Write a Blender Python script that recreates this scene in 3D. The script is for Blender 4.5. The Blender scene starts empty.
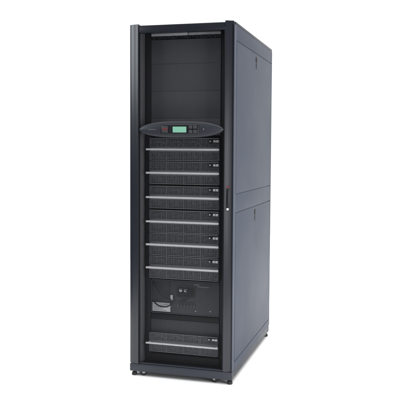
import bpy, bmesh, math, random
from mathutils import Vector, Matrix

random.seed(4)
S = bpy.context.scene
COL = S.collection
PI = math.pi

# ------------------------------------------------------------------ camera
cam_d = bpy.data.cameras.new('camera')
cam = bpy.data.objects.new('camera', cam_d)
COL.objects.link(cam)
cam_d.sensor_width = 36.0
cam_d.lens = 36.0 * 668.4316 / 400.0
cam_d.shift_x = -0.0634765
cam_d.shift_y = -0.0316309
cam_d.clip_start = 0.05
cam_d.clip_end = 500
cam.matrix_world = Matrix(((0.9662461, -0.0212849, 0.2567399, 1.186169),
                           (0.2575155, 0.0513205, -0.9649103, -3.482304),
                           (0.0073619, 0.9984554, 0.0550695, 1.296167),
                           (0, 0, 0, 1)))
S.camera = cam

# ------------------------------------------------------------------ studio light
S.view_settings.view_transform = 'Standard'
S.view_settings.look = 'None'
S.view_settings.exposure = 0.0
S.view_settings.gamma = 1.0

W = bpy.data.worlds.new('World')
S.world = W
W.use_nodes = True
nt = W.node_tree
nt.nodes.clear()
wo = nt.nodes.new('ShaderNodeOutputWorld')
bg = nt.nodes.new('ShaderNodeBackground')
tc = nt.nodes.new('ShaderNodeTexCoord')
sx = nt.nodes.new('ShaderNodeSeparateXYZ')
nt.links.new(tc.outputs['Generated'], sx.inputs[0])


def wramp(sock, a, b, lo, hi):
    m = nt.nodes.new('ShaderNodeMapRange')
    m.interpolation_type = 'SMOOTHSTEP'
    m.inputs['From Min'].default_value = a
    m.inputs['From Max'].default_value = b
    m.inputs['To Min'].default_value = lo
    m.inputs['To Max'].default_value = hi
    nt.links.new(sock, m.inputs['Value'])
    return m.outputs['Result']


# white studio: bright paper behind the cabinet, a big soft overhead, dim room behind the camera
back = wramp(sx.outputs['Y'], -0.05, 0.6, 0.05, 1.12)
top = wramp(sx.outputs['Z'], 0.6, 0.92, 0.0, 4.0)
add = nt.nodes.new('ShaderNodeMath')
add.operation = 'ADD'
nt.links.new(back, add.inputs[0])
nt.links.new(top, add.inputs[1])
nt.links.new(add.outputs[0], bg.inputs['Strength'])
bg.inputs['Color'].default_value = (1, 1, 1, 1)
nt.links.new(bg.outputs[0], wo.inputs['Surface'])


def area(name, loc, target, size, power, col=(1, 1, 1), size_y=None):
    d = bpy.data.lights.new(name, 'AREA')
    d.energy = power
    d.color = col
    d.size = size
    if size_y:
        d.shape = 'RECTANGLE'
        d.size_y = size_y
    o = bpy.data.objects.new(name, d)
    COL.objects.link(o)
    o.location = loc
    o.rotation_euler = (Vector(target) - Vector(loc)).to_track_quat('-Z', 'Y').to_euler()
    return o


area('softbox_key', (3.9, -1.9, 1.15), (0, 0, 1.0), 1.2, 100, (1, 0.99, 0.98), 1.9)
area('softbox_front', (1.9, -4.4, 0.95), (0, 0, 1.0), 1.3, 30, (0.94, 0.97, 1.0), 1.7)
area('softbox_left', (-4.1, -2.2, 2.75), (-0.25, 0, 1.6), 1.5, 70, (0.88, 0.94, 1.0), 1.5)


# ------------------------------------------------------------------ materials
def mat(name, col, rough=0.5, metal=0.0, spec=0.5, grain=0.0, scale=900.0, mottling=0.0, emit=None):
    m = bpy.data.materials.new(name)
    m.use_nodes = True
    n = m.node_tree
    p = n.nodes['Principled BSDF']
    p.inputs['Base Color'].default_value = (*col, 1)
    p.inputs['Roughness'].default_value = rough
    p.inputs['Metallic'].default_value = metal
    p.inputs['Specular IOR Level'].default_value = spec
    t = n.nodes.new('ShaderNodeTexCoord')
    if grain:
        nz = n.nodes.new('ShaderNodeTexNoise')
        nz.inputs['Scale'].default_value = scale
        nz.inputs['Detail'].default_value = 2
        b = n.nodes.new('ShaderNodeBump')
        b.inputs['Strength'].default_value = grain
        b.inputs['Distance'].default_value = 0.0006
        n.links.new(t.outputs['Object'], nz.inputs['Vector'])
        n.links.new(nz.outputs['Fac'], b.inputs['Height'])
        n.links.new(b.outputs['Normal'], p.inputs['Normal'])
    if mottling:
        nz = n.nodes.new('ShaderNodeTexNoise')
        nz.inputs['Scale'].default_value = 3.5
        nz.inputs['Detail'].default_value = 5
        r = n.nodes.new('ShaderNodeMapRange')
        r.inputs['From Min'].default_value = 0.3
        r.inputs['From Max'].default_value = 0.7
        r.inputs['To Min'].default_value = rough - mottling
        r.inputs['To Max'].default_value = rough + mottling
        n.links.new(t.outputs['Object'], nz.inputs['Vector'])
        n.links.new(nz.outputs['Fac'], r.inputs['Value'])
        n.links.new(r.outputs['Result'], p.inputs['Roughness'])
    if emit:
        p.inputs['Emission Color'].default_value = (*emit[0], 1)
        p.inputs['Emission Strength'].default_value = emit[1]
    return m


M = {
    'paper': mat('white_paper', (0.84, 0.84, 0.84), 0.9, spec=0.1, grain=0.05, scale=60),
    'side': mat('blue_grey_powder_coat', (0.049, 0.060, 0.086), 0.5, spec=0.2, grain=0.12, scale=700, mottling=0.03),
    'post': mat('lit_post_grey', (0.115, 0.118, 0.132), 0.4, grain=0.1),  # lighter than the frame: side light on inner faces put into the colour
    'frame': mat('dark_powder_coat', (0.019, 0.023, 0.034), 0.45, grain=0.12, scale=700, mottling=0.03),
    'door': mat('charcoal_door_paint', (0.018, 0.0212, 0.0285), 0.27, grain=0.03, scale=700, mottling=0.012),
    'mesh': mat('black_wire', (0.016, 0.017, 0.020), 0.5),
    'panel': mat('dark_blank_panel', (0.072, 0.074, 0.082), 0.6, spec=0.3, grain=0.15, scale=500, mottling=0.05),
    'lowpanel': mat('darkened_low_panel', (0.042, 0.044, 0.052), 0.55, spec=0.35, grain=0.15, scale=500, mottling=0.05),  # panel coat darkened in the colour to offset floor bounce low down
    'grille': mat('grey_grille_steel', (0.120, 0.122, 0.140), 0.5, grain=0.1),
    'rail': mat('grey_rail_steel', (0.20, 0.20, 0.22), 0.45),
    'flange': mat('grey_flange', (0.50, 0.50, 0.53), 0.45),
    'black': mat('black_plastic', (0.008, 0.008, 0.010), 0.5),
    'cavity': mat('black_inner_steel', (0.006, 0.006, 0.009), 0.6, spec=0.3),
    'silver': mat('pale_grey_handle_paint', (0.64, 0.635, 0.66), 0.38, grain=0.05),
    'zinc': mat('bright_zinc', (0.40, 0.41, 0.44), 0.35, metal=0.9, grain=0.1),
    'white': mat('white_plastic', (0.64, 0.64, 0.66), 0.4),
    'greyplastic': mat('light_grey_plastic', (0.36, 0.37, 0.39), 0.5),
    'sticker': mat('grey_sticker', (0.50, 0.51, 0.53), 0.55),
    'ink': mat('grey_ink', (0.12, 0.12, 0.13), 0.6),
    'bezel': mat('slate_display_housing', (0.024, 0.0275, 0.036), 0.42, grain=0.06, scale=900),
    'inset': mat('black_inset', (0.012, 0.013, 0.016), 0.3),
    'key': mat('dark_rubber_key', (0.045, 0.046, 0.052), 0.5),
    'lcd': mat('green_backlit_screen', (0.05, 0.09, 0.07), 0.25, emit=((0.24, 0.56, 0.41), 0.80)),
    'lcdink': mat('dark_screen_segment', (0.02, 0.08, 0.06), 0.4),
    'red': mat('red_badge_enamel', (0.30, 0.035, 0.045), 0.4),
    'lightink': mat('pale_grey_ink', (0.16, 0.165, 0.18), 0.5),
    'rubber': mat('black_rubber', (0.012, 0.012, 0.013), 0.6),
    'cable': mat('black_cable_jacket', (0.010, 0.010, 0.012), 0.45),
}


# ------------------------------------------------------------------ mesh helpers
class MB:
    def __init__(self):
        self.bm = bmesh.new()

    def box(self, x0, x1, y0, y1, z0, z1, bev=0.0, seg=2):
        r = bmesh.ops.create_cube(self.bm, size=1.0)
        vs = r['verts']
        for v in vs:
            v.co = Vector(((x0 + x1) / 2 + v.co.x * (x1 - x0),
                           (y0 + y1) / 2 + v.co.y * (y1 - y0),
                           (z0 + z1) / 2 + v.co.z * (z1 - z0)))
        if bev:
            es = list({e for v in vs for e in v.link_edges})
            bmesh.ops.bevel(self.bm, geom=es, offset=bev, segments=seg, affect='EDGES', profile=0.5)
        return self

    def prism_z(self, pts, z0, z1):
        a = [self.bm.verts.new((x, y, z0)) for x, y in pts]
        b = [self.bm.verts.new((x, y, z1)) for x, y in pts]
        n = len(pts)
        for i in range(n):
            self.bm.faces.new((a[i], a[(i + 1) % n], b[(i + 1) % n], b[i]))
        self.bm.faces.new(a[::-1])
        self.bm.faces.new(b)
        return self

    def prism_y(self, pts, y0, y1):
        a = [self.bm.verts.new((x, y0, z)) for x, z in pts]
        b = [self.bm.verts.new((x, y1, z)) for x, z in pts]
        n = len(pts)
        for i in range(n):
            self.bm.faces.new((a[i], a[(i + 1) % n], b[(i + 1) % n], b[i]))
        self.bm.faces.new(a[::-1])
        self.bm.faces.new(b)
        return self

    def cyl(self, c, axis, r0, r1, length, seg=24, bev=0.0):
        q = Vector(axis).normalized().to_track_quat('Z', 'Y').to_matrix().to_4x4()
        r = bmesh.ops.create_cone(self.bm, cap_ends=True, segments=seg, radius1=r0, radius2=r1, depth=length,
                                  matrix=Matrix.Translation(c) @ q)
        if bev:
            vs = r['verts']
            es = [e for e in {e for v in vs for e in v.link_edges} if any(len(f.verts) > 4 for f in e.link_faces)]
            bmesh.ops.bevel(self.bm, geom=es, offset=bev, segments=2, affect='EDGES', profile=0.5)
        return self

    def ring(self, c, r_in, r_out, y0, y1, seg=28):
        cx, cz = c
        L = []
        for i in range(seg):
            a = 2 * PI * i / seg
            L.append([self.bm.verts.new((cx + r * math.cos(a), y, cz + r * math.sin(a)))
                      for r, y in ((r_in, y0), (r_out, y0), (r_out, y1), (r_in, y1))])
        for i in range(seg):
            p, q = L[i], L[(i + 1) % seg]
            for k in range(4):
                self.bm.faces.new((p[k], p[(k + 1) % 4], q[(k + 1) % 4], q[k]))
        return self

    def tube(self, pts, r, seg=10):
        # smooth the polyline with Catmull-Rom, then sweep a circle
        P = [Vector(p) for p in pts]
        P = [P[0] * 2 - P[1]] + P + [P[-1] * 2 - P[-2]]
        path = []
        for i in range(1, len(P) - 2):
            for k in range(8):
                t = k / 8
                p0, p1, p2, p3 = P[i - 1:i + 3]
                path.append(0.5 * ((2 * p1) + (p2 - p0) * t + (2 * p0 - 5 * p1 + 4 * p2 - p3) * t * t +
                                   (3 * p1 - p0 - 3 * p2 + p3) * t ** 3))
        path.append(P[-2])
        rings = []
        up = Vector((0.13, 1, 0.21)).normalized()
        for i, p in enumerate(path):
            d = (path[min(i + 1, len(path) - 1)] - path[max(i - 1, 0)]).normalized()
            a = d.cross(up).normalized()
            b = d.cross(a)
            rings.append([self.bm.verts.new(p + r * (math.cos(2 * PI * k / seg) * a + math.sin(2 * PI * k / seg) * b))
                          for k in range(seg)])
        for i in range(len(rings) - 1):
            for k in range(seg):
                self.bm.faces.new((rings[i][k], rings[i][(k + 1) % seg], rings[i + 1][(k + 1) % seg], rings[i + 1][k]))
        self.bm.faces.new(rings[0][::-1])
        self.bm.faces.new(rings[-1])
        return self

    def build(self, name, m, parent=None, smooth=True, angle=35):
        bmesh.ops.recalc_face_normals(self.bm, faces=self.bm.faces)
        me = bpy.data.meshes.new(name)
        self.bm.to_mesh(me)
        self.bm.free()
        me.materials.append(m)
        if smooth:
            for p in me.polygons:
                p.use_smooth = True
            me.set_sharp_from_angle(angle=math.radians(angle))
        o = bpy.data.objects.new(name, me)
        COL.objects.link(o)
        if parent:
            o.parent = parent
        return o


def lettering(name, body, loc, size, m, parent, depth=0.0004, align='LEFT', shear=0.0, spacing=1.0):
    cu = bpy.data.curves.new(name, 'FONT')
    cu.body = body
    cu.size = size
    cu.extrude = depth
    cu.shear = shear
    cu.align_x = align
    cu.align_y = 'CENTER'
    cu.space_character = spacing
    tmp = bpy.data.objects.new(name + '_curve', cu)
    COL.objects.link(tmp)
    dg = bpy.context.evaluated_depsgraph_get()
    me = bpy.data.meshes.new_from_object(tmp.evaluated_get(dg))
    bpy.data.objects.remove(tmp)
    me.name = name
    me.transform(Matrix.Translation(loc) @ Matrix.Rotation(PI / 2, 4, 'X'))
    me.materials.clear()
    me.materials.append(m)
    o = bpy.data.objects.new(name, me)
    COL.objects.link(o)
    o.parent = parent
    return o


# ------------------------------------------------------------------ setting
FZ = .007
f = MB()
vs = [f.bm.verts.new(p) for p in ((-1.9, -1.7, FZ), (4.2, -1.7, FZ), (4.2, 6.5, FZ), (-1.9, 6.5, FZ))]
f.bm.faces.new(vs)
floor = f.build('floor', M['paper'])
floor['kind'] = 'structure'

# ------------------------------------------------------------------ the cabinet
rack = bpy.data.objects.new('equipment_cabinet', None)
COL.objects.link(rack)
rack['label'] = 'tall charcoal equipment cabinet with mesh front door and oval green screen panel'
rack['category'] = 'equipment cabinet'

# base frame: plinth ring with open middle
b = MB()
b.box(-.3025, .301, .014, .05, .034, .078, .004)
b.box(-.298, .298, 1.02, 1.066, .034, .078, .003)
b.box(-.298, -.25, .05, 1.02, .035, .077, .002)
b.box(.25, .298, .05, 1.02, .035, .077, .002)
b.box(-.25, .25, .05, 1.02, .060, .066)
b.build('base_frame', M['frame'], rack)

# inner uprights, roof, rear
b = MB()
for s in (-1, 1):
    x0, x1 = sorted((s * .243, s * .2965))
    b.box(x0, x1, 1.0, 1.05, .078, 1.972, .002)
    xa, xb = sorted((s * .207, s * .2438))
    b.box(xa, xb, .0962, .110, .0785, 1.955, .001)          # mounting rail flange
    xa, xb = sorted((s * .2415, s * .2445))
    b.box(xa, xb, .1095, 1.0, .0782, 1.9555)                # inner liner
for s in (-1, 1):
    xa, xb = sorted((s * .2903, s * .2925))
    b.box(xa, xb, .0440, .0700, .080, 1.9710)             # black sheet added to stand for shade in the door gap
b.build('upright_frame', M['cavity'], rack)
for s in (-1, 1):
    x0, x1 = sorted((s * .243, s * .290))
    b = MB()
    b.box(x0, x1, .0445, .0970, .078, 1.9715, .002)
    b.build('front_post', M['post'], rack)

b = MB()
b.box(-.2995, .2995, .0445, 1.068, 1.972, 1.989, .004)
b.build('top_panel', M['frame'], rack)
b = MB()
b.box(-.298, .298, 1.051, 1.070, .080, 1.971, .003)
for k in range(24):
    b.box(-.2, .2, 1.0695, 1.0725, .3 + k * .06, .312 + k * .06, .001)
rp = b.build('rear_door', M['frame'], rack)

# side skins: rim + two lift-off panels, waist band and skirt
for s in (1, -1):
    def X(a, c):
        return sorted((s * a, s * c))
    b = MB()
    b.box(*X(.2966, .3), .0165 if s > 0 else .0545, .062, .079, 1.9715, .0012)       # front rim
    b.box(*X(.2966, .3), 1.047, 1.0505, .079, 1.9715, .001)     # rear rim
    b.box(*X(.2966, .3), .0628, 1.0465, 1.8915, 1.9715, .0012)  # header
    b.box(*X(.2966, .3), .0628, 1.0465, .9550, 1.0560, .0012)     # waist band
    b.box(*X(.2966, .3005), .0628, 1.0465, .0795, .1210, .0012)  # skirt
    b.box(*X(.2955, .3), 1.051, 1.069, .079, 1.9715, .002)
    b.box(*X(.2940, .2962), .05, 1.05, .10, 1.92)               # dark backing seen in the gaps
    b.build('side_frame', M['side'], rack)
    for z0, z1 in ((.1245, .9515), (1.0595, 1.8880)):
        b = MB()
        b.box(*X(.2966, .3008), .0665, 1.0435, z0, z1, .0022, 3)
        pn = b.build('side_panel', M['side'], rack)
        zt = z1 - .028
        b = MB()
        b.box(*X(.3006, .3018), .5520, .5800, zt - .064, zt + .006, .0008)
        b.cyl((s * .3020, .566, zt - .006), (s, 0, 0), .0180, .0170, .006, 24, .0008)
        b.box(*X(.3016, .3030), .5600, .5720, zt - .058, zt - .030, .0006)
        b.build('latch', M['black'], pn)

# levelling feet and castors
for x in (-.283, .283):
    for y in (.038, 1.03):
        b = MB()
        b.cyl((x, y, FZ + .0085), (0, 0, 1), .0155, .0140, .017, 24, .002)
        b.cyl((x, y, FZ + .022), (0, 0, 1), .007, .007, .018, 12)
        b.build('levelling_foot', M['rubber'], rack)
for x, y, turn in ((-.226, .042, .25), (.198, .042, -.45), (-.222, .98, .9), (.222, .98, .5)):
    r = .0235
    zc = FZ + r
    b = MB()
    ax = Vector((math.sin(turn), -math.cos(turn), 0))
    b.cyl((x, y, .0515), (0, 0, 1), .020, .020, .016, 24, .001)
    b.cyl(Vector((x, y, zc + .006)) , ax, .0125, .0125, .0245, 20, .001)
    c = b.build('castor', M['zinc'], rack)
    b = MB()
    b.cyl((x, y, zc), ax, r, r, .020, 32, .004)
    b.build('wheel', M['rubber'], c)
    b = MB()
    b.cyl((x, y, zc), ax, .0105, .0095, .0275, 20, .001)
    b.build('hub', M['greyplastic'], c)

# ------------------------------------------------------------------ front door
DY = .015
def stile_profile(s):
    P = [(.291, .0275), (.2985, .0175)]
    for k in range(6):                                   # rounded outer edge
        a = k / 5 * PI / 2.5
        P.append((.2955 + .0045 * math.cos(a), .0155 - .0045 * math.sin(a)))
    x0, y0 = P[-1]
    for k in range(1, 8):                                # slightly bowed, canted face
        t = k / 8
        P.append((x0 + (.2525 - x0) * t, y0 + (-.0045 - y0) * t - .0015 * math.sin(t * PI)))
    P += [(.2508, -.0050), (.2496, -.0042), (.2490, -.0025), (.2490, .0275)]
    wide = .0060 if s < 0 else -.0055                    # the latch side sits inside the side skin
    return [(s * (x + (wide if x > .27 else 0)), y) for x, y in P]


d = MB()
for s in (1, -1):
    d.prism_z(stile_profile(s), .0795, 1.9905)
d.box(-.2487, .2487, -.001, .027, 1.9425, 1.9835, .003)
d.box(-.2487, .2487, .004, .024, .080, .087, .002)
door = d.build('front_door', M['door'], rack)
door.location.y = DY

d = MB()
for s in (-1, 1):
    x0, x1 = sorted((s * .2437, s * .2488))
    d.box(x0, x1, -.001, .0120, .0875, 1.9415)
d.build('groove_shade_strip', M['cavity'], door)  # black strip standing in for the shade of the stile groove
d = MB()
for s in (-1, 1):
    x0, x1 = sorted((s * .2437, s * .2488))
    d.box(x0, x1, .0123, .0273, .0875, 1.9415)
d.build('inner_lip', M['post'], door)

# woven wire infill of the door
d = MB()
p = .0043
w = .00018
nx = int(.487 / p)
for i in range(nx + 1):
    x = -.2435 + .487 * i / nx
    d.box(x - w, x + w, .0150, .0153, .0868, 1.9430)
nz = int(1.858 / p)
for i in range(nz + 1):
    z = .0875 + 1.858 * i / nz
    d.box(-.2445, .2445, .01525, .01555, z - w, z + w)
d.build('wire_mesh', M['mesh'], door, smooth=False)

# swing handle, lock and badge on the right stile
d = MB()
d.box(.2620, .2800, -.0085, -.0015, .968, 1.091, .003, 3)
d.box(.2650, .2770, -.0130, -.0080, .990, 1.083, .0022, 3)
hd = d.build('handle', M['inset'], door)
d = MB()
d.cyl((.2710, -.0105, .9785), (0, -1, 0), .0072, .0066, .006, 28, .001)
d.box(.2703, .2717, -.0142, -.0134, .975, .982)
d.build('lock', M['white'], door)
lettering('badge', 'APC', (.2710, -.0036, 1.0995), .0135, M['red'], door, .0006, 'CENTER', .25, 1.0)

# ------------------------------------------------------------------ oval display
ZC = 1.4095
HX, HZ = .2465, .0450


def lens(hx, hz, n=48):
    up = []
    for i in range(n + 1):
        x = -hx + 2 * hx * i / n
        t = abs(x) / hx
        z = hz * max(0.0, 1 - t ** 3.0) ** 0.66
        up.append((x, z))
    return up


d = MB()
layers = [(1.0, .010), (1.0, -.010), (.985, -.0155), (.95, -.0195), (.88, -.0220)]
rows = []
for sc, y in layers:
    up = lens(HX * (1 - (1 - sc) * .35), HZ * sc)
    loop = [(x, z) for x, z in up] + [(x, -z) for x, z in up[-2:0:-1]]
    rows.append([d.bm.verts.new((x, y + .010 * (abs(x) / HX) ** 2 * (1 if y < 0 else 0), ZC + z)) for x, z in loop])
n = len(rows[0])
for r0, r1 in zip(rows, rows[1:]):
    for i in range(n):
        d.bm.faces.new((r0[i], r0[(i + 1) % n], r1[(i + 1) % n], r1[i]))
half = n // 2
fr = rows[-1]
for i in range(half):                                   # front skin as a strip of quads
    a, b2 = fr[i], fr[i + 1]
    c2, e2 = fr[(n - i - 1) % n], fr[(n - i) % n]
    vsq = []
    for v in (a, b2, c2, e2):
        if v not in vsq:
            vsq.append(v)
    if len(vsq) > 2:
        d.bm.faces.new(vsq)
d.bm.faces.new(rows[0])
disp = d.build('display_panel', M['bezel'], door, angle=40)
YF = -.0220
d = MB()
d.box(-.1075, .1085, YF - .0025, YF + .004, 1.3835, 1.4365, .004, 3)
d.build('control_inset', M['inset'], disp)
d = MB()
d.box(-.0390, .0395, YF - .0040, YF - .0005, 1.3925, 1.4245, .0015)
scr = d.build('screen', M['lcd'], disp)
rr = random.Random(2)
# keys
for x0 in (.052, .078):
    for z0 in (1.3880, 1.4125):
        q = MB()
        q.box(x0, x0 + .022, YF - .0050, YF - .0015, z0, z0 + .019, .003, 3)
        q.build('button', M['key'], disp)
d = MB()
for i in range(4):
    q = MB()
    q.cyl((-.0520, YF - .0026, 1.394 + i * .0095), (0, -1, 0), .0022, .0020, .002, 12)
    q.build('status_light', M['key'], disp)
d = MB()
d.box(-.1025, -.0665, YF - .0034, YF - .001, 1.391, 1.428, .002)
d.build('badge_plate', M['key'], disp)
lettering('badge', 'APC', (-.0840, YF - .0040, 1.4095), .0165, M['red'], disp, .0006, 'CENTER', .25)
lettering('lettering', 'Symmetra', (-.184, YF + .0042, 1.4095), .0118, M['lightink'], disp, .0010, 'LEFT')
d = MB()
d.cyl((.1365, YF + .0012, 1.4105), (0, -1, 0), .0040, .0036, .006, 20, .0008)
d.build('status_light', M['lightink'], disp)

BY = .018          # the bay sits this far behind the drawing plane of its parts
# ------------------------------------------------------------------ roof opening: pale lip and brush strip
d = MB()
d.box(-.203, .012, .070, .086, 1.9345, 1.950, .002)
d.box(.016, .203, .072, .086, 1.9345, 1.950, .002)
lip = d.build('cable_lip', M['flange'], rack)
lip.location.y = BY
d = MB()
for i in range(26):
    x = -.195 + i * .0156
    h = rr.uniform(.008, .016)
    d.box(x, x + rr.uniform(.006, .013), .068, .080, 1.932 - h, 1.9325, .0015)
d.build('clip_strip', M['black'], rack).location.y = BY

# blank panels of the upper bay
for z0, z1 in ((1.7793, 1.914), (1.6263, 1.7786), (1.4743, 1.6256), (1.3795, 1.4736)):
    d = MB()
    d.box(-.2035, .2035, .0750, .0772, z0, z1, .001)
    d.box(-.2035, .2035, .0772, .095, z0 + .002, z0 + .004)
    d.box(-.2035, .2035, .0772, .095, z1 - .004, z1 - .002)
    d.build('blank_panel', M['panel'], rack).location.y = BY

# ------------------------------------------------------------------ power modules
def module():
    """built round z = 0 at the handle"""
    h = .0632
    b = MB()
    b.box(-.2090, .2090, .104, .62, -h, h, .001)                         # case behind the grille
    for sx_ in (-1, 1):
        x0, x1 = sorted((sx_ * .2090, sx_ * .2025))
        b.box(x0, x1, .0752, .1045, -h, h, .0008)
    mod = b.build('power_module', M['cavity'])
    b = MB()
    for cx in (-.152, -.051, .051, .152):
        b.ring((cx, 0), .041, .0455, .092, .1035)
        b.cyl((cx, .098, 0), (0, -1, 0), .016, .015, .010, 20)
        for k in range(7):
            a = 2 * PI * k / 7
            ca, sa = math.cos(a), math.sin(a)
            ca2, sa2 = math.cos(a + .55), math.sin(a + .55)
            vq = [b.bm.verts.new(v) for v in ((cx + .014 * ca, .095, .014 * sa), (cx + .041 * ca, .094, .041 * sa),
                                              (cx + .041 * ca2, .101, .041 * sa2), (cx + .014 * ca2, .100, .014 * sa2))]
            b.bm.faces.new(vq)
    b.build('fan', M['grille'], mod)
    # pressed grille: rails, ribs and short cross bars
    b = MB()
    for sgn in (-1, 1):
        zs = [.0155 + i * .0075 for i in range(6)]
        for z in zs:
            b.box(-.2021, .2021, .0760, .0785, sgn * z - .0013, sgn * z + .0013)
        for i in range(41):
            x = -.2021 + .4042 * i / 40
            wide = .0020 if i % 10 == 0 else .0009
            z0, z1 = sorted((sgn * .0125, sgn * (h - .0042)))
            b.box(x - wide, x + wide, .0752 if i % 10 == 0 else .0764, .0791, z0, z1)
    b.box(-.2023, .2023, .0748, .0790, -.0130, .0130, .001)
    b.build('grille', M['grille'], mod)
    for z in (-h, h - .0034):
        b = MB()
        b.box(-.2023, .2023, .0732, .0792, z, z + .0034, .0008)
        b.build('edge_rail', M['rail'], mod)
    b = MB()
    b.box(-.2160, .2125, .046, .0545, -.0055, .0055, .0024, 3)
    for sgn in (-1, 1):
        x0, x1 = sorted((sgn * .197, sgn * .205))
        b.box(x0, x1, .054, .0752, -.0040, .0040, .001)
    b.build('handle', M['silver'], mod)
    b = MB()
    b.box(.146, .2065, .0725, .0765, .0345, .0565, .001)
    b.build('control_plate', M['inset'], mod)
    b = MB()
    b.box(.172, .1855, .0705, .0728, .0395, .0525, .0012)
    b.box(.188, .2025, .0705, .0728, .0395, .0525, .0012)
    b.build('button', M['white'], mod)
    b = MB()
    b.prism_y([(.151, .0410), (.1605, .046), (.151, .0510)], .0712, .0728)
    b.build('arrow_mark', M['white'], mod)
    return mod


proto = module()
HZS = [1.2998, 1.1678, 1.0305, .8932, .7625, .6309, .1969]
for i, z in enumerate(HZS):
    if i == 0:
        m = proto
    else:
        m = proto.copy()
        COL.objects.link(m)
        for ch in list(proto.children):
            c = ch.copy()
            COL.objects.link(c)
            c.parent = m
    m.parent = rack
    m.location = (0, BY - .026, z)
    if i == len(HZS) - 1:
        m.scale.z = .86                                  # the lowest unit is a little shallower

# ------------------------------------------------------------------ distribution panel, shelf, lower bay
d = MB()
d.box(-.2035, .2035, .083, .40, .369, .558, .001)
d.box(-.2035, -.199, .0752, .083, .369, .558, .001)
d.box(-.086, .2035, .0762, .0828, .372, .5575, .0012)
d.box(-.199, .2035, .0752, .083, .3665, .3715, .0008)
d.box(-.199, .2035, .0752, .083, .5580, .5630, .0008)
pdu = d.build('distribution_panel', M['lowpanel'], rack)
pdu.location = (0, BY, -.007)
d = MB()
d.box(-.197, -.083, .0800, .0832, .376, .427, .0006)
lb = d.build('sticker', M['sticker'], pdu)
d = MB()
for r_ in range(5):
    x = -.190
    z = .418 - r_ * .0085
    end = (-.10, -.12, -.095, -.13, -.11)[r_]
    while x < end:
        wd = rr.uniform(.003, .010)
        d.box(x, min(x + wd, end), .0796, .0802, z - .0013, z + .0013)
        x += wd + .002
d.build('print', M['ink'], pdu)
d = MB()
for x0, x1, z0, z1 in ((-.05, .062, .530, .533), (-.05, .062, .468, .471), (-.05, -.047, .471, .530), (.059, .062, .471, .530)):
    d.box(x0, x1, .0725, .0764, z0, z1, .0006)
d.build('outlet_frame', M['lowpanel'], pdu)
d = MB()
d.box(-.047, .059, .0745, .0764, .471, .530)
d.build('outlet_recess', M['black'], pdu)
for x in (-.032, -.002):
    d = MB()
    d.cyl((x + .010, .071, .509), (0, -1, 0), .0105, .0095, .010, 24, .0012)
    d.box(x + .002, x + .018, .0628, .0665, .506, .512, .001)
    d.build('outlet', M['zinc'], pdu)
d = MB()
d.tube([(.008, .066, .509), (.030, .052, .503), (.045, .050, .490), (.028, .052, .470), (.006, .058, .452), (-.02, .066, .446)], .0036)
d.build('cable', M['cable'], pdu)
d = MB()
d.box(-.083, -.070, .064, .0765, .448, .478, .002)
d.build('switch', M['greyplastic'], pdu)
d = MB()
d.tube([(-.196, .078, .545), (-.175, .068, .525), (-.145, .062, .485), (-.112, .058, .462), (-.088, .060, .455), (-.076, .064, .452)], .0034)
d.build('cable', M['cable'], pdu)
d = MB()
d.tube([(-.19, .076, .438), (-.172, .066, .424), (-.145, .060, .411), (-.112, .060, .409), (-.085, .064, .420), (-.074, .068, .446)], .0040)
d.build('cable', M['cable'], pdu)
for i in range(6):
    d = MB()
    x = -.045 + i * .0185
    d.box(x, x + .014, .0730, .0764, .408, .440, .0012)
    d.box(x + .004, x + .010, .0690, .0732, .420, .430, .0012)
    d.build('breaker', M['key'], pdu)
for x, z in ((.066, .393), (.152, .397), (.192, .540), (.192, .381), (-.078, .541), (-.078, .381)):
    d = MB()
    d.cyl((x, .0752, z), (0, -1, 0), .0042, .0036, .003, 16, .0006)
    d.build('screw', M['zinc'] if x in (.066, .152) else M['key'], pdu)
d = MB()
d.box(.076, .145, .0742, .0764, .531, .5345, .0008)
d.box(.055, .085, .0742, .0764, .541, .545, .0008)
d.build('slot_trim', M['rail'], pdu)

d = MB()
d.box(-.2035, .2035, .0775, .45, .336, .3655, .001)
d.build('shelf', M['cavity'], rack).location = (0, BY, -.012)
d = MB()
d.box(-.2035, .2035, .0752, .0790, .2565, .335, .001)
d.box(-.2035, .2035, .0790, .095, .2575, .2595)
d.build('blank_panel', M['lowpanel'], rack).location = (0, BY, -.011)
d = MB()
d.box(-.2035, .2035, .0752, .0790, .082, .1215, .001)
d.build('blank_panel', M['cavity'], rack).location.y = BY
